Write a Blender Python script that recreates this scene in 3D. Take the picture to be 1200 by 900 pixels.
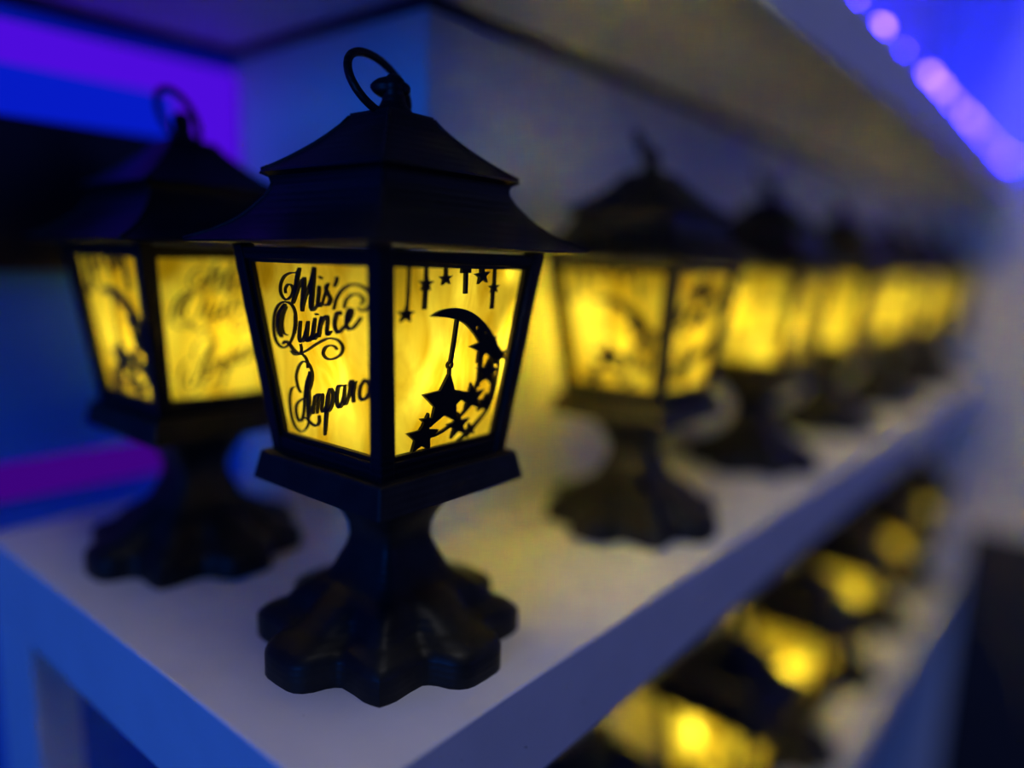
import bpy, bmesh, math, random
from mathutils import Vector, Matrix, geometry
random.seed(7)
D = bpy.data
S = bpy.context.scene
COL = S.collection
for o in list(D.objects): D.objects.remove(o)

# ------------------------------------------------------------------ camera
FPX = 857.87
CAM = Vector((-0.14244, -0.16232, 0.11436))
RX = Vector((0.63589524, -0.77115344, 0.03097747))     # image right
RY = Vector((-0.10561785, -0.12671277, -0.98630053))   # image down
RZ = Vector((0.7645143, 0.62391204, -0.16202361))      # into the picture
cam = D.cameras.new('camera'); co = D.objects.new('camera', cam); COL.objects.link(co)
m = Matrix((RX, -RY, -RZ)).transposed().to_4x4(); m.translation = CAM
co.matrix_world = m
cam.sensor_width = 36; cam.lens = FPX / 1200 * 36
cam.clip_start = 0.005; cam.clip_end = 50
cam.dof.use_dof = True; cam.dof.focus_distance = 0.196; cam.dof.aperture_fstop = 1.75
S.camera = co

# ------------------------------------------------------------------ world, light, exposure
w = D.worlds.new('world'); S.world = w; w.use_nodes = True
w.node_tree.nodes['Background'].inputs[0].default_value = (0.16, 0.18, 0.40, 1)
w.node_tree.nodes['Background'].inputs[1].default_value = 0.03
vs = S.view_settings
vs.view_transform = 'Standard'; vs.look = 'None'; vs.gamma = 1; vs.use_curve_mapping = False
vs.exposure = 0.0
S.cycles.sample_clamp_indirect = 0      # keep all of the lanterns' bounced glow

def area(name, loc, target, size, power, col):
    l = D.lights.new(name, 'AREA'); l.shape = 'RECTANGLE'; l.size, l.size_y = size
    l.energy = power; l.color = col
    o = D.objects.new(name, l); COL.objects.link(o); o.location = loc
    o.rotation_euler = (Vector(target) - Vector(loc)).to_track_quat('-Z', 'Y').to_euler()
    return o
# blue stage light of the room beyond the open end of the shelf, and violet room light before it
area('blue_room_light', (-1.45, -0.38, 0.36), (0, 0.05, 0.05), (0.5, 0.5), 8.0, (0.008, 0.17, 1.0))
area('violet_room_light', (0.45, -1.5, 0.30), (0.3, 0, 0.08), (0.8, 0.5), 1.35, (0.09, 0.13, 1.0))
area('pale_fill_light', (-0.10, -0.32, 1.60), (0.0, -.05, 0), (0.5, 0.5), 5.2, (0.95, 0.92, 0.92))  # added fill from above, brightens the shelf top

# ------------------------------------------------------------------ helpers
def link(o, parent=None):
    COL.objects.link(o)
    if parent: o.parent = parent
    return o
def tag(o, label, cat, group=None):
    o['label'] = label; o['category'] = cat
    if group: o['group'] = group
    return o
def mesh_obj(name, verts, faces, mat, parent=None, smooth=False):
    me = D.meshes.new(name); me.from_pydata([tuple(v) for v in verts], [], faces); me.validate()
    bm = bmesh.new(); bm.from_mesh(me); bmesh.ops.recalc_face_normals(bm, faces=bm.faces); bm.to_mesh(me); bm.free()
    if smooth:
        for p in me.polygons: p.use_smooth = True
    me.materials.append(mat)
    return link(D.objects.new(name, me), parent)
class MB:
    def __init__(s): s.v = []; s.f = []
    def hexa(s, p):            # 8 points: bottom ring 4, top ring 4
        n = len(s.v); s.v += [Vector(q) for q in p]
        s.f += [tuple(n+i for i in q) for q in ((3,2,1,0),(4,5,6,7),(0,1,5,4),(1,2,6,5),(2,3,7,6),(3,0,4,7))]
    def box(s, a, b):
        x0,y0,z0 = a; x1,y1,z1 = b
        s.hexa([(x0,y0,z0),(x1,y0,z0),(x1,y1,z0),(x0,y1,z0),(x0,y0,z1),(x1,y0,z1),(x1,y1,z1),(x0,y1,z1)])
    def loft(s, rings, cap=True):
        n = len(s.v); k = len(rings[0])
        for r in rings: s.v += [Vector(q) for q in r]
        for i in range(len(rings)-1):
            for j in range(k):
                s.f.append((n+i*k+j, n+i*k+(j+1)%k, n+(i+1)*k+(j+1)%k, n+(i+1)*k+j))
        if cap:
            s.f.append(tuple(n+j for j in reversed(range(k))))
            s.f.append(tuple(n+(len(rings)-1)*k+j for j in range(k)))
    def tube(s, pts, r, seg=8, closed=False):
        pts = [Vector(p) for p in pts]; N = len(pts); rings = []
        up = Vector((0.13, 0.21, 1)).normalized()
        for i, p in enumerate(pts):
            a = pts[(i-1) % N] if (closed or i > 0) else p
            b = pts[(i+1) % N] if (closed or i < N-1) else p
            t = (b-a).normalized(); e = t.cross(up)
            if e.length < .05: e = t.cross(Vector((1, 0, 0)))
            e.normalize(); f = t.cross(e); rr = r[i] if isinstance(r, (list, tuple)) else r
            rings.append([p + rr*(math.cos(2*math.pi*q/seg)*e + math.sin(2*math.pi*q/seg)*f) for q in range(seg)])
        if closed: rings.append(rings[0])
        s.loft(rings, cap=not closed)
    def lathe(s, prof, org, axis, seg=20):   # prof: (dist along axis, radius)
        axis = Vector(axis).normalized(); e = axis.cross(Vector((0.2, 0.1, 1)) if abs(axis.z) < .9 else Vector((1, 0, 0))).normalized(); f = axis.cross(e)
        org = Vector(org)
        s.loft([[org + axis*d + r*(math.cos(2*math.pi*q/seg)*e + math.sin(2*math.pi*q/seg)*f) for q in range(seg)] for d, r in prof])
    def build(s, name, mat, parent=None, smooth=False): return mesh_obj(name, s.v, s.f, mat, parent, smooth)
def bevel(o, wdt, seg=2):
    md = o.modifiers.new('bevel', 'BEVEL'); md.width = wdt; md.segments = seg; md.limit_method = 'ANGLE'; md.angle_limit = math.radians(40)
    return o
def smooth_by_angle(o, deg=35):
    me = o.data
    for p in me.polygons: p.use_smooth = True
    bm = bmesh.new(); bm.from_mesh(me)
    for e in bm.edges:
        if len(e.link_faces) == 2 and e.calc_face_angle(0) > math.radians(deg): e.smooth = False
    bm.to_mesh(me); bm.free()
    return o

# ------------------------------------------------------------------ materials
def mat(name):
    mt = D.materials.new(name); mt.use_nodes = True
    nt = mt.node_tree; return mt, nt, nt.nodes['Principled BSDF'], nt.nodes['Material Output']
def paint(name, col, rough=.55, var=.05, scale=60, bump=.05, specks=False):
    mt, nt, p, out = mat(name); N = nt.nodes.new
    tc = N('ShaderNodeTexCoord'); nz = N('ShaderNodeTexNoise'); nz.inputs['Scale'].default_value = scale; nz.inputs['Detail'].default_value = 6
    nt.links.new(tc.outputs['Object'], nz.inputs['Vector'])
    rp = N('ShaderNodeValToRGB'); rp.color_ramp.elements[0].position = .3; rp.color_ramp.elements[1].position = .7
    rp.color_ramp.elements[0].color = [c*(1-var) for c in col] + [1]; rp.color_ramp.elements[1].color = [min(1, c*(1+var)) for c in col] + [1]
    nt.links.new(nz.outputs['Fac'], rp.inputs['Fac']); last = rp.outputs['Color']
    if specks:
        vo = N('ShaderNodeTexNoise'); vo.inputs['Scale'].default_value = 330; vo.inputs['Detail'].default_value = 1
        nt.links.new(tc.outputs['Object'], vo.inputs['Vector'])
        r2 = N('ShaderNodeValToRGB'); r2.color_ramp.elements[0].position = .79; r2.color_ramp.elements[1].position = .83
        r2.color_ramp.elements[0].color = (1, 1, 1, 1); r2.color_ramp.elements[1].color = (.3, .28, .25, 1)
        nt.links.new(vo.outputs['Fac'], r2.inputs['Fac'])
        mx = N('ShaderNodeMix'); mx.data_type = 'RGBA'; mx.blend_type = 'MULTIPLY'; mx.inputs[0].default_value = 1
        nt.links.new(last, mx.inputs[6]); nt.links.new(r2.outputs['Color'], mx.inputs[7]); last = mx.outputs[2]
    nt.links.new(last, p.inputs['Base Color']); p.inputs['Roughness'].default_value = rough
    n2 = N('ShaderNodeTexNoise'); n2.inputs['Scale'].default_value = 900; nt.links.new(tc.outputs['Object'], n2.inputs['Vector'])
    b = N('ShaderNodeBump'); b.inputs['Strength'].default_value = bump; b.inputs['Distance'].default_value = .0005
    nt.links.new(n2.outputs['Fac'], b.inputs['Height']); nt.links.new(b.outputs['Normal'], p.inputs['Normal'])
    return mt
def plastic(name, col, rough, layers=0.0, worn=False):
    mt, nt, p, out = mat(name); N = nt.nodes.new
    p.inputs['Base Color'].default_value = (*col, 1); p.inputs['Roughness'].default_value = rough
    p.inputs['Specular IOR Level'].default_value = .2
    tc = N('ShaderNodeTexCoord')
    nz = N('ShaderNodeTexNoise'); nz.inputs['Scale'].default_value = 400; nz.inputs['Detail'].default_value = 4
    nt.links.new(tc.outputs['Object'], nz.inputs['Vector'])
    b = N('ShaderNodeBump'); b.inputs['Strength'].default_value = .12; b.inputs['Distance'].default_value = .0004
    nt.links.new(nz.outputs['Fac'], b.inputs['Height']); last = b
    if layers:
        wv = N('ShaderNodeTexWave'); wv.bands_direction = 'Z'; wv.inputs['Scale'].default_value = 160; wv.inputs['Distortion'].default_value = .25
        nt.links.new(tc.outputs['Object'], wv.inputs['Vector'])
        b2 = N('ShaderNodeBump'); b2.inputs['Strength'].default_value = layers; b2.inputs['Distance'].default_value = .0003
        nt.links.new(wv.outputs['Fac'], b2.inputs['Height']); nt.links.new(b.outputs['Normal'], b2.inputs['Normal']); last = b2
    if worn:
        r = N('ShaderNodeValToRGB'); r.color_ramp.elements[0].position = .35; r.color_ramp.elements[1].position = .75
        r.color_ramp.elements[0].color = (*col, 1); r.color_ramp.elements[1].color = [c*2.2 for c in col] + [1]
        n3 = N('ShaderNodeTexNoise'); n3.inputs['Scale'].default_value = 120; n3.inputs['Detail'].default_value = 5
        nt.links.new(tc.outputs['Object'], n3.inputs['Vector']); nt.links.new(n3.outputs['Fac'], r.inputs['Fac']); nt.links.new(r.outputs['Color'], p.inputs['Base Color'])
    nt.links.new(last.outputs['Normal'], p.inputs['Normal'])
    return mt
def emit(name, col, strength):
    mt, nt, p, out = mat(name); nt.nodes.remove(p)
    e = nt.nodes.new('ShaderNodeEmission'); e.inputs[0].default_value = (*col, 1); e.inputs[1].default_value = strength
    nt.links.new(e.outputs[0], out.inputs[0]); return mt
def pane_mat():
    mt, nt, p, out = mat('yellow_translucent_sheet'); N = nt.nodes.new; nt.nodes.remove(p)
    tc = N('ShaderNodeTexCoord'); mp = N('ShaderNodeMapping'); mp.inputs['Scale'].default_value = (90, 90, 38)
    nt.links.new(tc.outputs['Object'], mp.inputs['Vector'])
    nz = N('ShaderNodeTexNoise'); nz.inputs['Scale'].default_value = 1; nz.inputs['Detail'].default_value = 3; nz.inputs['Distortion'].default_value = 1.2
    nt.links.new(mp.outputs[0], nz.inputs['Vector'])
    rp = N('ShaderNodeValToRGB'); rp.color_ramp.elements[0].position = .32; rp.color_ramp.elements[1].position = .68
    rp.color_ramp.elements[0].color = (.66, .40, .007, 1); rp.color_ramp.elements[1].color = (1.0, .78, .06, 1)
    nt.links.new(nz.outputs['Fac'], rp.inputs['Fac'])
    t = N('ShaderNodeBsdfTranslucent'); d = N('ShaderNodeBsdfDiffuse'); mx = N('ShaderNodeMixShader'); mx.inputs[0].default_value = .02
    nt.links.new(rp.outputs['Color'], t.inputs[0]); nt.links.new(rp.outputs['Color'], d.inputs[0])
    n2 = N('ShaderNodeTexNoise'); n2.inputs['Scale'].default_value = 1.6; n2.inputs['Detail'].default_value = 2
    nt.links.new(mp.outputs[0], n2.inputs['Vector'])
    b = N('ShaderNodeBump'); b.inputs['Strength'].default_value = .35; b.inputs['Distance'].default_value = .002
    nt.links.new(n2.outputs['Fac'], b.inputs['Height']); nt.links.new(b.outputs['Normal'], t.inputs['Normal'])
    nt.links.new(t.outputs[0], mx.inputs[1]); nt.links.new(d.outputs[0], mx.inputs[2]); nt.links.new(mx.outputs[0], out.inputs[0])
    return mt
M_WHITE = paint('white_shelf_paint', (.74, .72, .74), .5, .04, 45, .08, specks=True)
M_WALL = paint('white_wall_paint', (.70, .69, .70), .7, .03, 20, .05)
M_BLUELIT_WALL = paint('blue_lit_wall', (.012, .19, .86), .6, .06, 14, .05)  # blue light on the rear wall is put into its base colour
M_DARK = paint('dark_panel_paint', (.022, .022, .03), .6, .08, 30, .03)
M_FLOOR = paint('dark_floor', (.04, .04, .05), .4, .2, 12, .02)
M_BLACK = plastic('black_printed_plastic', (.006, .006, .007), .45, .25)
M_BASE = plastic('black_base_plastic', (.008, .008, .0065), .45, .12, worn=True)
M_CUT = plastic('black_cut_out', (.006, .006, .006), .5)
M_BOARD = plastic('black_board', (.008, .008, .012), .35)
M_PANE = pane_mat()
M_BULB = emit('warm_bulb', (1, .86, .5), 6)
M_LED_BLUE = emit('led_blue_violet', (.014, .006, 1.0), 290)
M_LED_VIOLET = emit('led_violet', (.085, .004, .80), .9)
M_LED_DEEP = emit('led_deep_blue', (.002, .012, .62), .9)
M_LED_MAG = emit('led_magenta', (.045, .001, .20), 1.0)
M_WIRE = plastic('dark_wire', (.02, .015, .01), .4)

# ------------------------------------------------------------------ the setting
XE, YF, YW, XC, YR, XL = .93, -.0496, .047, .058, .178, -.0579     # end wall, shelf front, wall, wall corner, rear wall, open end
TH, ZU, ZL = .0324, .21, -.262
def struct(name, a, b, mt, bev=.001):
    q = MB(); q.box(a, b); o = q.build(name, mt); o['kind'] = 'structure'
    if bev: bevel(o, bev)
    return o
struct('wall_back', (XC, YW, -1.0), (XE, YR+.02, .9), M_WALL)
struct('wall_rear', (-1.6, YR, -1.0), (XC, YR+.02, .9), M_BLUELIT_WALL, 0)
struct('wall_right', (XE, -.9, -1.0), (XE+.02, YR+.02, .9), M_WALL, 0)
struct('floor', (-1.6, -1.6, -1.02), (XE+.02, YR+.02, -1.0), M_FLOOR, 0)
q = MB()                                     # dark strip standing in for the shade where walls meet the shelf above
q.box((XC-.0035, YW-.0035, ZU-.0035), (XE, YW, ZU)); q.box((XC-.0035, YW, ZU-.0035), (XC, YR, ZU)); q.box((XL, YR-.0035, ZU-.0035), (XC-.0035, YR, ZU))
o = q.build('joint_shade', M_DARK); o['kind'] = 'structure'
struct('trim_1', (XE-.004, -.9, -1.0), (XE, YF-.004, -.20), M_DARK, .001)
def shelf(z, label):
    pl = [(XL, YF), (XE, YF), (XE, YW), (XC, YW), (XC, YR), (XL, YR)]
    q = MB(); q.loft([[(x, y, z-TH) for x, y in pl], [(x, y, z) for x, y in pl]])
    o = q.build('shelf_board', M_WHITE); bevel(o, .0009, 3)
    return tag(o, label, 'shelf', 'white shelf boards')
shelf(0, 'thick white shelf board carrying the row of lit lanterns, wrapping the wall corner')
shelf(ZU+TH, 'thick white shelf board above the lanterns, blue lights along its top')
shelf(.484, 'topmost white shelf board above the string of blue lights, added out of view')  # added out of view to block the room lamps from the wall above
shelf(ZL, 'lower white shelf board in the shade under the main lantern shelf')
q = MB(); q.box((XL, .136, -1.0), (XL+.016, YR, -TH))
tag(bevel(q.build('support_panel', M_WHITE), .0008), 'blue-lit upright white panel under the back of the shelf end', 'panel')

# ------------------------------------------------------------------ pixel -> pane plane of the main lantern
Z2, Z3, FB, FT = .05825, .1172, .02429, .0314
def hz(z): return FB + (FT-FB)*(z-Z2)/(Z3-Z2)
DP = .0030                                  # how far the sheet sits behind the outer frame face
def pane_uv(face, px, py, d=DP-.0004):
    v = RZ + RX*((px-600)/FPX) + RY*((py-450)/FPX)
    k = (FT-FB)/(Z3-Z2)
    i = 0 if face == 'end' else 1           # end: x = -(h(z)-d); front: y = -(h(z)-d)
    # C + t v:  c_i + t v_i + FB + k(cz + t vz - Z2) - d = 0
    t = -(CAM[i] + FB + k*(CAM.z-Z2) - d) / (v[i] + k*v.z)
    P = CAM + v*t
    return (-P.y if face == 'end' else P.x, P.z)
NORM = [Vector((-1,0,0)), Vector((0,-1,0)), Vector((1,0,0)), Vector((0,1,0))]
def spt(k, u, z, d):                        # point on side k
    n = NORM[k]; t = Vector((0,0,1)).cross(n)
    return n*(hz(z)-d) + t*u + Vector((0,0,z))

# ------------------------------------------------------------------ flat cut-outs: lettering, moon, stars  (u, z) outlines
def catmull(pts, n=8):
    out = []; P = [Vector(p) for p in pts]
    P = [P[0]*2-P[1]] + P + [P[-1]*2-P[-2]]
    for i in range(1, len(P)-2):
        for j in range(n):
            t = j/n; a, b, c, d = P[i-1], P[i], P[i+1], P[i+2]
            out.append(.5*((2*b) + (c-a)*t + (2*a-5*b+4*c-d)*t*t + (3*b-a-3*c+d)*t**3))
    out.append(P[-2]); return out
def ribbon(pts, wd, taper=.45, n=6):
    """closed outline strips: list of (left, right) pairs"""
    c = catmull(pts, n) if len(pts) > 2 else [Vector(p) for p in pts]
    L = []; N = len(c)
    for i, p in enumerate(c):
        t = (c[min(i+1, N-1)] - c[max(i-1, 0)])
        if t.length < 1e-9: t = Vector((1, 0))
        t.normalize(); nn = Vector((-t.y, t.x))
        s = i/(N-1); prof = 1-taper*(2*s-1)**4
        L.append((p+nn*wd*.5*prof, p-nn*wd*.5*prof))
    return L
def add_ribbon(q, k, L, d0, d1):
    n = len(q.v)
    for a, b in L:
        q.v += [spt(k, a.x, a.y, d0), spt(k, b.x, b.y, d0), spt(k, b.x, b.y, d1), spt(k, a.x, a.y, d1)]
    for i in range(len(L)-1):
        for j in range(4):
            q.f.append((n+4*i+j, n+4*i+(j+1) % 4, n+4*i+4+(j+1) % 4, n+4*i+4+j))
    q.f += [(n, n+1, n+2, n+3), tuple(n+4*(len(L)-1)+j for j in (3, 2, 1, 0))]
def add_poly(q, k, loops, d0, d1):
    flat = [p for l in loops for p in l]
    tris = geometry.tessellate_polygon([[Vector((p[0], p[1], 0)) for p in l] for l in loops])
    n = len(q.v); m_ = len(flat)
    q.v += [spt(k, p[0], p[1], d0) for p in flat] + [spt(k, p[0], p[1], d1) for p in flat]
    for t in tris: q.f += [(n+t[0], n+t[1], n+t[2]), (n+m_+t[2], n+m_+t[1], n+m_+t[0])]
    o = 0
    for l in loops:
        for j in range(len(l)):
            a, b = o+j, o+(j+1) % len(l); q.f.append((n+a, n+b, n+m_+b, n+m_+a))
        o += len(l)
def circ(c, r, n=14): return [(c[0]+r*math.cos(2*math.pi*i/n), c[1]+r*math.sin(2*math.pi*i/n)) for i in range(n)]
def A(*p): return [pane_uv('end', 300+x/7.5, 300+y/7.5) for x, y in p]        # traced off the name side
def B(*p): return [pane_uv('end', 330+x/7.5, 420+y/7.5) for x, y in p]
def F(*p): return [pane_uv('front', 430+x/3, 280+y/3) for x, y in p]          # traced off the moon side
WS = 1/7.5/3900
WORDS = {
 'word_mis': [
  (A((388,108),(360,146),(310,148),(255,178),(224,240),(220,310),(238,358),(268,388)), 12),
  (A((266,328),(262,288),(285,250),(315,256),(329,298),(318,345),(290,375),(262,388)), 10),
  (A((388,105),(368,190),(356,270),(347,350),(328,415)), 30),
  (A((335,410),(362,330),(400,225),(432,188)), 12),
  (A((430,186),(424,280),(416,390),(411,485)), 32),
  (A((413,470),(448,340),(492,200),(520,108)), 12),
  (A((517,96),(505,230),(494,370),(488,468)), 42),
  (A((486,455),(500,478),(528,455),(548,415)), 16),
  (A((562,262),(555,340),(548,405),(562,438),(590,412)), 24),
  (A((560,182),(582,196)), 26),
  (A((588,412),(615,320),(645,238)), 10),
  (A((642,240),(622,285),(640,335),(658,380),(640,424),(606,432)), 24),
  (A((716,180),(714,215),(694,268)), 20)],
 'word_quince': [
  (A((300,772),(252,806),(200,775),(168,700),(160,590),(174,490),(212,424),(265,402),(318,428),(350,500),(352,600),(335,690),(300,775)), 13),
  (A((262,425),(216,500),(202,585),(207,660),(232,710)), 36),
  (A((272,445),(246,520),(236,600),(248,672),(280,696)), 9),
  (A((350,520),(352,600),(340,680)), 22),
  (A((242,770),(268,750),(300,776),(345,835),(395,858)), 20),
  (A((312,832),(345,866),(392,862),(404,820),(396,770)), 10),
  (A((395,858),(455,828),(550,765),(640,725),(720,737),(766,795),(752,860),(690,902),(630,902),(596,860),(612,808),(655,785),(695,795),(716,822)), 15),
  (A((396,570),(388,660),(386,725),(402,750),(432,715),(462,580)), 22),
  (A((464,572),(454,660),(448,730),(472,738),(505,690)), 26),
  (A((524,545),(512,640),(502,715),(522,722),(550,680)), 26),
  (A((530,508),(545,515)), 20),
  (A((584,532),(568,620),(556,712)), 28),
  (A((562,650),(595,560),(628,528),(636,570),(628,660),(636,692),(668,660)), 20),
  (A((745,520),(742,496),(715,512),(698,580),(704,645),(735,668),(785,620)), 26),
  (A((785,620),(835,545),(852,485),(828,466),(806,520),(800,590),(818,640),(865,625),(930,540)), 24),
  (A((688,470),(708,385),(760,300),(840,252),(930,262),(1000,330),(1010,420),(950,480),(900,455)), 18),
  (A((780,460),(798,385),(858,338),(920,345),(950,390),(930,430)), 13),
  (A((408,858),(440,892),(458,940),(460,985)), 10)],
 'word_amparo': [
  (B((172,302),(146,240),(134,150),(160,62),(206,24),(252,62),(276,140),(268,225),(248,290)), 11),
  (B((256,118),(226,210),(211,330),(205,430),(187,528),(164,551),(140,512),(131,440),(146,390),(190,355),(236,348)), 14),
  (B((256,115),(242,250),(246,380),(238,530)), 30),
  (B((124,246),(94,262),(78,330),(80,420),(95,520),(126,600),(176,645),(222,614),(248,550)), 10),
  (B((212,520),(240,528)), 30),
  (B((225,525),(266,570),(310,590),(336,558),(334,500)), 16),
  (B((240,520),(275,450),(302,335)), 12),
  (B((302,322),(290,400),(283,488)), 22),
  (B((288,420),(310,335),(328,314),(332,350),(326,410),(318,486)), 14),
  (B((322,410),(346,330),(362,314),(366,350),(360,420),(360,462),(378,466),(400,410)), 15),
  (B((418,300),(402,450),(385,672)), 28),
  (B((405,345),(434,268),(456,310),(448,400),(420,460),(388,462)), 20),
  (B((545,238),(505,248),(490,330),(496,410),(522,420),(552,340),(562,236)), 24),
  (B((566,228),(552,330),(560,402),(578,385),(596,320),(610,225)), 16),
  (B((606,262),(604,222),(622,196),(640,214),(662,204)), 18),
  (B((650,204),(634,300),(638,386)), 30),
  (B((735,188),(697,250),(690,330),(716,362),(762,330),(778,250),(740,188),(705,235)), 22)],
}
for key in WORDS: WORDS[key] = [(p, wd*WS) for p, wd in WORDS[key]]
PX = 1/3/4500
def star_loop(c, r, rot=0, inner=.42, sx=1.2):
    u, z = F(c)[0]; r *= PX*1.3; out = []
    for i in range(10):
        a = math.pi/2 + rot + i*math.pi/5; rr = r if i % 2 == 0 else r*inner
        out.append((u+rr*math.cos(a)*sx, z+rr*math.sin(a)))
    return out
def tip_star(tips, inner=.40):
    T = [Vector(p) for p in F(*tips)]; c = sum(T, Vector((0, 0)))/5; out = []
    for i in range(5):
        mid = (T[i]+T[(i+1) % 5])*.5; dirn = mid-c
        out += [tuple(T[i]), tuple(c+dirn*inner/.81*1.22)]
    return out
STARS = [star_loop((135,265),25), star_loop((206,157),22), star_loop((275,139),20,.1), star_loop((403,129),27,.15), star_loop((444,170),18,.1),
 star_loop((408,378),52,.25), star_loop((418,468),44,-.1), star_loop((464,408),30,.3), star_loop((364,560),50,.15), star_loop((410,576),32,-.2),
 star_loop((317,655),42,.1), star_loop((359,671),24,.2), star_loop((207,640),24,-.1),
 tip_star([(287,466),(356,536),(308,640),(218,660),(193,548)]), tip_star([(208,630),(248,668),(216,742),(152,752),(137,685)])]
MOON_OUT = F((222,272),(262,249),(318,243),(370,261),(414,299),(444,345),(458,398))
MOON_IN = F((446,440),(420,396),(396,368),(374,334),(340,297),(296,279),(222,272))
MOON = [tuple(p) for p in catmull(MOON_OUT, 6)] + [tuple(p) for p in catmull(MOON_IN, 6)][:-1]
MHOLES = [list(reversed(circ(F((383,311))[0], .00065, 8))), list(reversed(circ(F((411,330))[0], .0006, 8)))]
LINES = [   # strings and thin outline of the crescent
 ('string', [F((148,88),(140,250))], 7), ('string', [F((208,88),(206,150))], 9), ('string', [F((205,165),(200,247))], 12),
 ('string', [F((277,88),(276,130))], 10), ('string', [F((330,108),(362,108))], 20), ('string', [F((347,108),(344,192))], 12),
 ('string', [F((402,95),(403,120))], 16), ('string', [F((449,95),(445,165))], 8), ('string', [F((442,175),(437,245))], 11),
 ('string', [F((315,283),(304,360),(292,430))], 12), ('string', [F((288,452),(287,478))], 10),
 ('crescent_outline', [F((444,345),(462,420),(452,500),(425,590),(370,660),(305,722))], 9),
 ('crescent_outline', [F((398,370),(400,430),(386,505),(350,590),(300,648),(238,688),(180,700))], 9),
 ('string', [F((395,400),(388,520))], 9), ('string', [F((440,400),(440,500),(415,600))], 8)]
def ring_loops(c, r0, r1): u = F(c)[0]; return [circ(u, r0), list(reversed(circ(u, r1)))]
D0, D1 = DP-.0010, DP-.0001
def text_parts(k):
    out = []
    for nm, strokes in WORDS.items():
        q = MB()
        for p, wd in strokes: add_ribbon(q, k, ribbon(p, wd), D0, D1)
        out.append((nm, q))
    return out
def moon_parts(k):
    out = []
    q = MB(); add_poly(q, k, [MOON]+MHOLES, D0, D1); out.append(('moon', q))
    for s in STARS: q = MB(); add_poly(q, k, [s], D0-.0001, D1); out.append(('star', q))
    for nm, strokes, wd in LINES:
        q = MB()
        for p in strokes: add_ribbon(q, k, ribbon(p, wd*PX*1.2, 0), D0, D1)
        out.append((nm, q))
    q = MB(); add_poly(q, k, ring_loops((289,443), .00115, .00055), D0, D1); out.append(('string_ring', q))
    return out

# ------------------------------------------------------------------ the lantern
def make_pedestal():
    half = [(.0402, 0.0), (.0400, .0060), (.0372, .0098), (.0312, .0118), (.0293, .0140), (.0292, .0185), (.0296, .0245), (.0284, .0284)]
    octp = half + [(y, x) for x, y in reversed(half[1:-1])]          # 0..90 degrees (without the last axis point)
    plan = []
    for a in range(4):
        c, s = math.cos(a*math.pi/2), math.sin(a*math.pi/2)
        plan += [(c*x-s*y, s*x+c*y) for x, y in octp]
    # resample evenly by angle
    n = 112; pts = []
    ang = [math.atan2(y, x) % (2*math.pi) for x, y in plan]
    order = sorted(range(len(plan)), key=lambda i: ang[i]); AN = [ang[i] for i in order]; PL = [plan[i] for i in order]
    AN.append(AN[0]+2*math.pi); PL.append(PL[0])
    R = []
    for i in range(n):
        t = 2*math.pi*i/n
        if t < AN[0]: t += 2*math.pi
        for j in range(len(AN)-1):
            if AN[j] <= t <= AN[j+1]+1e-9: break
        p, r = Vector(PL[j]), Vector(PL[j+1]); d = Vector((math.cos(t), math.sin(t)))
        e = r-p; den = d.x*e.y-d.y*e.x
        R.append((p.x*e.y-p.y*e.x)/den)
    def stem(t, h):   # rounded square radius
        c, s = abs(math.cos(t)), abs(math.sin(t)); pw = 7.0
        return h/((c**pw+s**pw)**(1/pw))
    prof = [(0.0, 1, 1, .028), (.0066, 1, 1.0, .028), (.0082, 1, .975, .028), (.0097, .97, .91, .027), (.0110, .90, .81, .0258), (.0125, .75, .745, .0240), (.0146, .50, .74, .0214),
            (.0170, .28, .72, .0188), (.0190, .12, .70, .0165), (.0204, .04, .66, .0148), (.0225, 0, .6, .0134), (.0255, 0, .6, .0121), (.0290, 0, .5, .0104), (.0325, 0, .5, .0095),
            (.0360, 0, .5, .0098), (.0390, 0, .5, .0110), (.0420, 0, .5, .0126), (.0450, 0, .5, .0148), (.0480, 0, .5, .0175), (.0500, 0, .5, .0200)]
    rings = []
    for z, lob, sc, h in prof:
        ring = []
        for i in range(n):
            t = 2*math.pi*i/n
            a = R[i]*sc; b = stem(t, h)
            r = a*lob + b*(1-lob) if lob < 1 else a
            # carved fold between lobes while the foot rises to the stem
            if .3 <= lob < 1: r += .0008*math.cos(8*t)*lob
            ring.append((r*math.cos(t), r*math.sin(t), z))
        rings.append(ring)
    q = MB(); q.loft(rings)
    return q
ROOF = [(.0385,.1176),(.0409,.1178),(.0408,.1184),(.0380,.1197),(.0352,.1211),(.0322,.1230),(.0295,.1252),(.0272,.1278),(.0252,.1304),(.0240,.1325),(.0235,.1345),(.0240,.1363),
        (.0258,.1373),(.0256,.1379),(.0232,.1393),(.0205,.1412),(.0178,.1433),(.0153,.1454),(.0128,.1478),(.0103,.1505),(.0085,.1530),(.0082,.1540),(.0062,.1543),(.0048,.1549)]
def sqring(h, z, rc=.06):
    c = h*(1-rc); pts = []
    for sx, sy, in ((1,1),(-1,1),(-1,-1),(1,-1)):
        a, b = (sx*h, sy*c), (sx*c, sy*h)
        pts += [a, b] if sx*sy > 0 else [b, a]
    return [(x, y, z) for x, y in pts]
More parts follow.
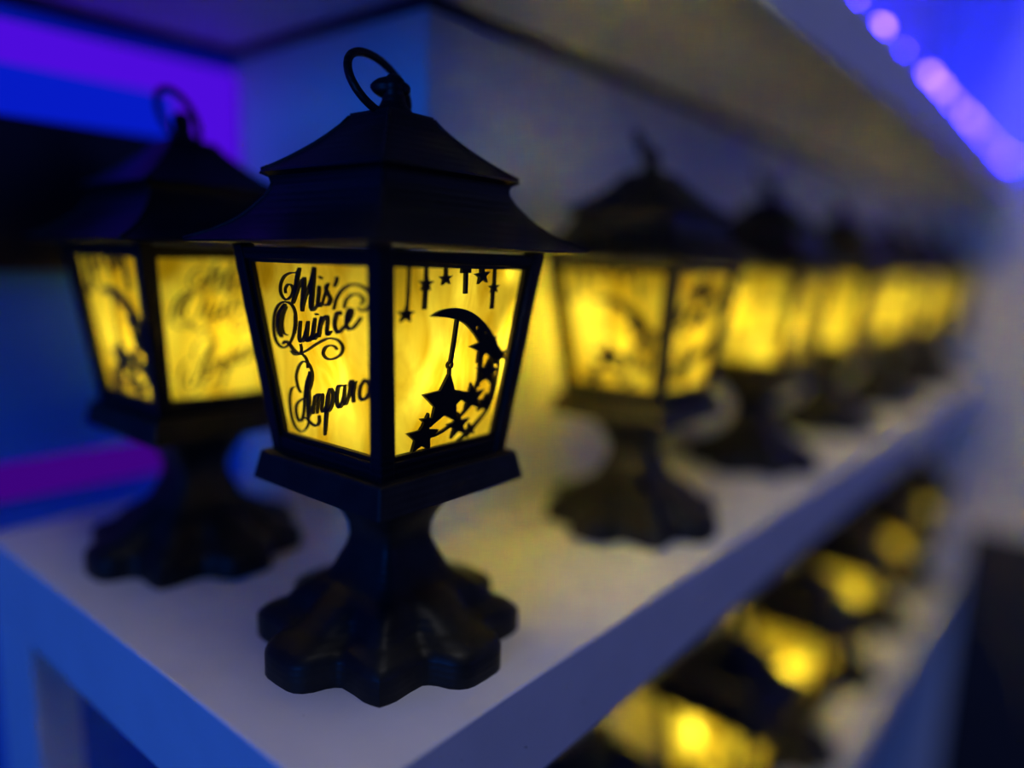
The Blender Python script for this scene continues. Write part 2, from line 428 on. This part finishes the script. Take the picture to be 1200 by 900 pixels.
def make_lantern(detail=True):
    root = link(D.objects.new('lantern', None)); root.empty_display_size = .02
    smooth_by_angle(make_pedestal().build('pedestal', M_BASE, root), 38)
    # square tray between the foot and the housing
    q = MB(); q.loft([sqring(.0275, .0496, .02), sqring(.0286, .0500, .02), sqring(.0270, .0578, .02), sqring(.0266, .0583, .02)])
    bevel(q.build('plate', M_BASE, root), .0003)
    s = .0046
    for sx, sy in ((1,1),(-1,1),(-1,-1),(1,-1)):
        q = MB(); P = []
        for z in (.0580, .1178):
            h = hz(z); P += [(sx*h, sy*h, z), (sx*(h-s), sy*h, z), (sx*(h-s), sy*(h-s), z), (sx*h, sy*(h-s), z)]
        q.hexa(P); bevel(q.build('post', M_BLACK, root), .0005)
    def bar(q, k, u0, u1, z0, z1, da, db):      # u limits relative to the half width at each height
        P = []
        for z in (z0, z1):
            a, b = u0(z), u1(z)
            P += [spt(k, a, z, da), spt(k, b, z, da), spt(k, b, z, db), spt(k, a, z, db)]
        q.hexa(P)
    for k in range(4):
        ul, ur = (lambda z: -hz(z)+s-.0002), (lambda z: hz(z)-s+.0002)
        q = MB(); bar(q, k, ul, ur, .0581, .0630, .0004, .0042); bevel(q.build('bottom_rail', M_BLACK, root), .0003)
        q = MB(); bar(q, k, ul, ur, .1136, .1168, .0004, .0042); bevel(q.build('top_rail', M_BLACK, root), .0003)
        q = MB()                                   # stepped inner moulding
        il, ir = (lambda z: -hz(z)+s+.0013), (lambda z: hz(z)-s-.0013)
        bar(q, k, ul, il, .0630, .1136, .0014, .0029); bar(q, k, ir, ur, .0630, .1136, .0014, .0029)
        bar(q, k, il, ir, .0630, .0642, .0014, .0029); bar(q, k, il, ir, .1127, .1136, .0014, .0029)
        q.build('inner_moulding', M_BLACK, root)
        q = MB(); nu = 8; nz_ = 10
        for j in range(nz_+1):
            z = .0605+(.1150-.0605)*j/nz_
            for i in range(nu+1):
                uu = (2*i/nu-1)*(hz(z)-.0034); q.v.append(spt(k, uu, z, DP))
        for j in range(nz_):
            for i in range(nu):
                n0 = j*(nu+1)+i; q.f.append((n0, n0+1, n0+nu+2, n0+nu+1))
        pn = q.build('pane', M_PANE, root)
        parts = text_parts(k) if k % 2 == 0 else moon_parts(k)
        if detail:
            for nm, b in parts: b.build(nm, M_CUT, pn)
        else:
            b = MB()
            for nm, c in parts:
                n0 = len(b.v); b.v += c.v; b.f += [tuple(n0+i for i in f) for f in c.f]
            b.build('lettering' if k % 2 == 0 else 'moon_and_stars', M_CUT, pn)
    q = MB(); q.loft([sqring(h, z, .03) for h, z in [(.006,.1182)]+ROOF]); rf = smooth_by_angle(q.build('roof', M_BLACK, root), 30)
    for sx, sy in ((1,1),(-1,1),(-1,-1),(1,-1)):   # raised hip along every roof corner
        q = MB(); pts = [(sx*(h-.0003), sy*(h-.0003), z+.0001) for h, z in ROOF[2:-3]]
        q.tube(pts, .0006, 6); q.build('roof_hip', M_BLACK, root, True)
    q = MB(); q.lathe([(0,.0056),(.0010,.0052),(.0022,.0040),(.0036,.0033),(.0056,.0032),(.0075,.0033),(.0092,.0029),(.0104,.0017),(.0109,.0004)], (0.0003,-.0003,.1542), (0,0,1), 20)
    fn = smooth_by_angle(q.build('finial', M_BLACK, root), 50)
    q = MB(); q.lathe([(-.0053,.0006),(-.0047,.0014),(-.0035,.0021),(-.001,.0026),(.0015,.0030),(.0035,.0024),(.0050,.0014),(.0057,.0005)], (-.0002,.0002,.1612), (-1,1,.05), 16)
    smooth_by_angle(q.build('finial_boss', M_BLACK, fn), 50)
    # loose ring leaning on the finial
    q = MB(); c = Vector((-.0026, .0026, .1619)); a = (-.46*RX-.89*RY).normalized(); bb = (.89*RX-.46*RY)
    b = (bb*.58+RZ*.81).normalized()
    q.tube([c+.0103*(math.cos(t)*a)+.0103*math.sin(t)*b for t in [2*math.pi*i/40 for i in range(40)]], .00118, 10, True)
    q.build('ring', M_BLACK, root, True)
    q = MB(); q.lathe([(0,.009),(.004,.009),(.0045,.003),(.008,.003),(.012,.0022),(.016,.0003)], (0,0,.0583), (0,0,1), 16)
    q.build('tea_light', M_BASE, root)
    return root
def spot_at(face, px, py, d, p):      # little string-light bulbs close behind the sheets: (side, u, z, depth behind sheet, power)
    u, z = pane_uv(face, px, py); return (0 if face == 'end' else 1, u, z, d, p)
GLOWS = {'main': [spot_at('front', 598, 320, .0028, .0007), spot_at('front', 541, 410, .0045, .0005), spot_at('front', 544, 432, .0045, .0006), spot_at('front', 508, 425, .005, .0005),
                  spot_at('front', 503, 450, .005, .0005), spot_at('front', 480, 380, .007, .0008), spot_at('front', 545, 335, .006, .0007),
                  spot_at('end', 395, 432, .0045, .0006), spot_at('end', 393, 452, .005, .0006), spot_at('end', 412, 485, .006, .0006)]}
def lamp(root, power, col=(1, .95, .68), spots=(), rear=(), rp=.30):
    def pt(name, loc, p, r):
        l = D.lights.new(name, 'POINT'); l.energy = p; l.color = col; l.shadow_soft_size = r
        o = D.objects.new(name, l); COL.objects.link(o); o.parent = root; o.location = loc
    pt('lantern_light', (0, 0, .086), power, .004)
    for k, u, z, d, p in spots: pt('string_light', spt(k, u, z, DP+d), p, .0012)
    if rear:                                         # added spot through the far panes, to brighten wall and shelf
        n = sum((NORM[k] for k in rear), Vector()); n.normalize()
        l = D.lights.new('glow_fill_beam', 'SPOT'); l.energy = rp; l.color = col; l.shadow_soft_size = .003
        l.spot_size = math.radians(100 if len(rear) == 1 else 125); l.spot_blend = .5
        o = D.objects.new('glow_fill_beam', l); COL.objects.link(o); o.parent = root; o.location = -n*.004+Vector((0, 0, .088))
        o.rotation_euler = n.to_track_quat('-Z', 'Y').to_euler()
def copy_tree(o, parent=None):
    c = o.copy(); COL.objects.link(c); c.parent = parent
    for ch in o.children:
        if ch.type == 'LIGHT': continue
        copy_tree(ch, c)
    return c
GRP = 'black lanterns along the main shelf'; GRL = 'black lanterns on the lower shelf'
PW = .052
main = make_lantern(True)
tag(main, 'sharp black lantern with ring, name side and moon side, at the shelf corner', 'lantern', GRP)
side = copy_tree(main); side.location = (-.006, .107, 0); side.rotation_euler.z = math.radians(90)
tag(side, 'black lantern with lettered front standing behind the corner lantern, beside the blue-lit wall', 'lantern', GRP)
second = copy_tree(main); second.location = (.1455, -.001, 0); second.rotation_euler.z = math.radians(90)
tag(second, 'second black lantern of the row, next along the shelf from the corner lantern', 'lantern', GRP)
simple = make_lantern(False)
ordn = ['third', 'fourth', 'fifth', 'sixth', 'seventh']
row = []
for i in range(5):
    o = simple if i == 0 else copy_tree(simple)
    o.location = ((i+2)*.1432, random.uniform(-.002, .002), 0); o.rotation_euler.z = math.radians(90*random.choice((0, 1)))
    tag(o, f'{ordn[i]} black lantern of the lit row along the shelf, counted from the corner lantern', 'lantern', GRP); row.append(o)
tag(row[-1], 'last black lantern of the lit row, against the end wall of the shelf', 'lantern', GRP)
low = []
ol = ['first', 'second', 'third', 'fourth', 'fifth', 'sixth', 'seventh']
for i in range(7):
    o = copy_tree(simple); o.location = (.0 + i*.1432-.012, random.uniform(-.002, .002), ZL); o.rotation_euler.z = math.radians(90*random.choice((0, 1)))
    tag(o, f'{ol[i]} black lantern on the shaded lower shelf, counted from its open end', 'lantern', GRL); low.append(o)
lamp(main, PW*.62, spots=GLOWS['main'], rear=(2,), rp=1.1)
lamp(side, PW*.75, spots=[(3, .0, .085, .006, .001), (0, .002, .09, .006, .001)])
lamp(second, PW*.7, spots=[(3, -.012, .098, .006, .002), (3, .0, .08, .006, .002), (0, .0, .09, .006, .002)], rear=(1, 2), rp=.38)
for o in row + low:
    rot = o.rotation_euler.z > .1
    lamp(o, PW*(.55 if o in low else .65), (1, .97, .70), spots=[(kk, random.uniform(-.01, .01), random.uniform(.075, .1), .006, .012) for kk in ((3, 0) if rot else (0, 1))], rear=() if o in (row[-1], low[-1]) else (1,) if rot else (2,), rp=.8)

# the loose rings of the other lanterns stand at other angles
for o in [second] + row + low:
    rg = [c for c in o.children if c.name.startswith('ring')][0]
    a_ = (-.46*RX-.89*RY).normalized(); b_ = ((.89*RX-.46*RY)*.58+RZ*.81).normalized(); nr = a_.cross(b_)
    vw = o.location-CAM
    rg.rotation_euler.z = math.atan2(vw.y, vw.x)+math.pi/2+random.uniform(-.25, .25) - math.atan2(nr.y, nr.x) - o.rotation_euler.z

# ------------------------------------------------------------------ LED strings and the board on the rear wall
q = MB(); q.tube([(XL+.02+.05*i, YF+.006, ZU+TH+.0012) for i in range(19)], .0008, 6)
ls = link(D.objects.new('light_string', None)); ls.location = (0, 0, 0)
q.build('wire', M_WIRE, ls)
q = MB(); q.lathe([(0,.0005),(.0010,.0034),(.0037,.0044),(.0064,.0034),(.0076,.0005)], (0,0,0), (0,0,1), 12); bulb = q.build('bulb', M_LED_BLUE, ls, True)
xs = [XL+.04+.055*i for i in range(17)]
for i, x in enumerate(xs):
    b = bulb if i == 0 else link(bulb.copy(), ls)
    b.location = (x+random.uniform(-.01, .01), YF+.006+random.uniform(-.003, .003), ZU+TH)
tag(ls, 'string of blue-violet light bulbs along the top front of the upper shelf', 'string lights')
def strip(name, pts, r, mt, label):
    q = MB(); q.tube(pts, r, 8); return tag(q.build(name, mt), label, 'light strip')
def diffuser(name, boxes, mt, label):          # flat LED diffuser bars on the rear wall
    q = MB()
    for a, b in boxes: q.box(a, b)
    return tag(q.build(name, mt), label, 'light strip')
ws = link(D.objects.new('light_strip', None)); ws.location = (0, YR, .18)
def bar_part(name, a, b, mt):
    q = MB(); q.box(a, b); return q.build(name, mt, ws)
bar_part('violet_bar', (-1.2, -.005, .0035), (XC-.003, 0, .019), M_LED_VIOLET)
bar_part('violet_bar', (XC-.034, -.005, -.060), (XC-.003, 0, .0035), M_LED_VIOLET)
bar_part('blue_bar', (-1.2, -.0045, -.015), (XC-.034, 0, .0035), M_LED_DEEP)
tag(ws, 'violet and deep blue light strip along the top and corner of the rear wall', 'light strip')
bd = link(D.objects.new('wall_board', None)); bd.location = (0, YR, 0)
q = MB(); q.box((-.36, -.016, .106), (.030, 0, .163)); bevel(q.build('panel', M_BOARD, bd), .002)
q = MB(); q.box((-.355, -.018, .108), (.026, -.0155, .161)); bevel(q.build('raised_face', M_BOARD, bd), .001)
tag(bd, 'long black board on the rear wall behind the lantern with lettered front', 'board')
diffuser('light_strip', [((-.30, YR-.006, .014), (.018, YR, .028))], M_LED_MAG, 'magenta light strip along the foot of the rear wall')
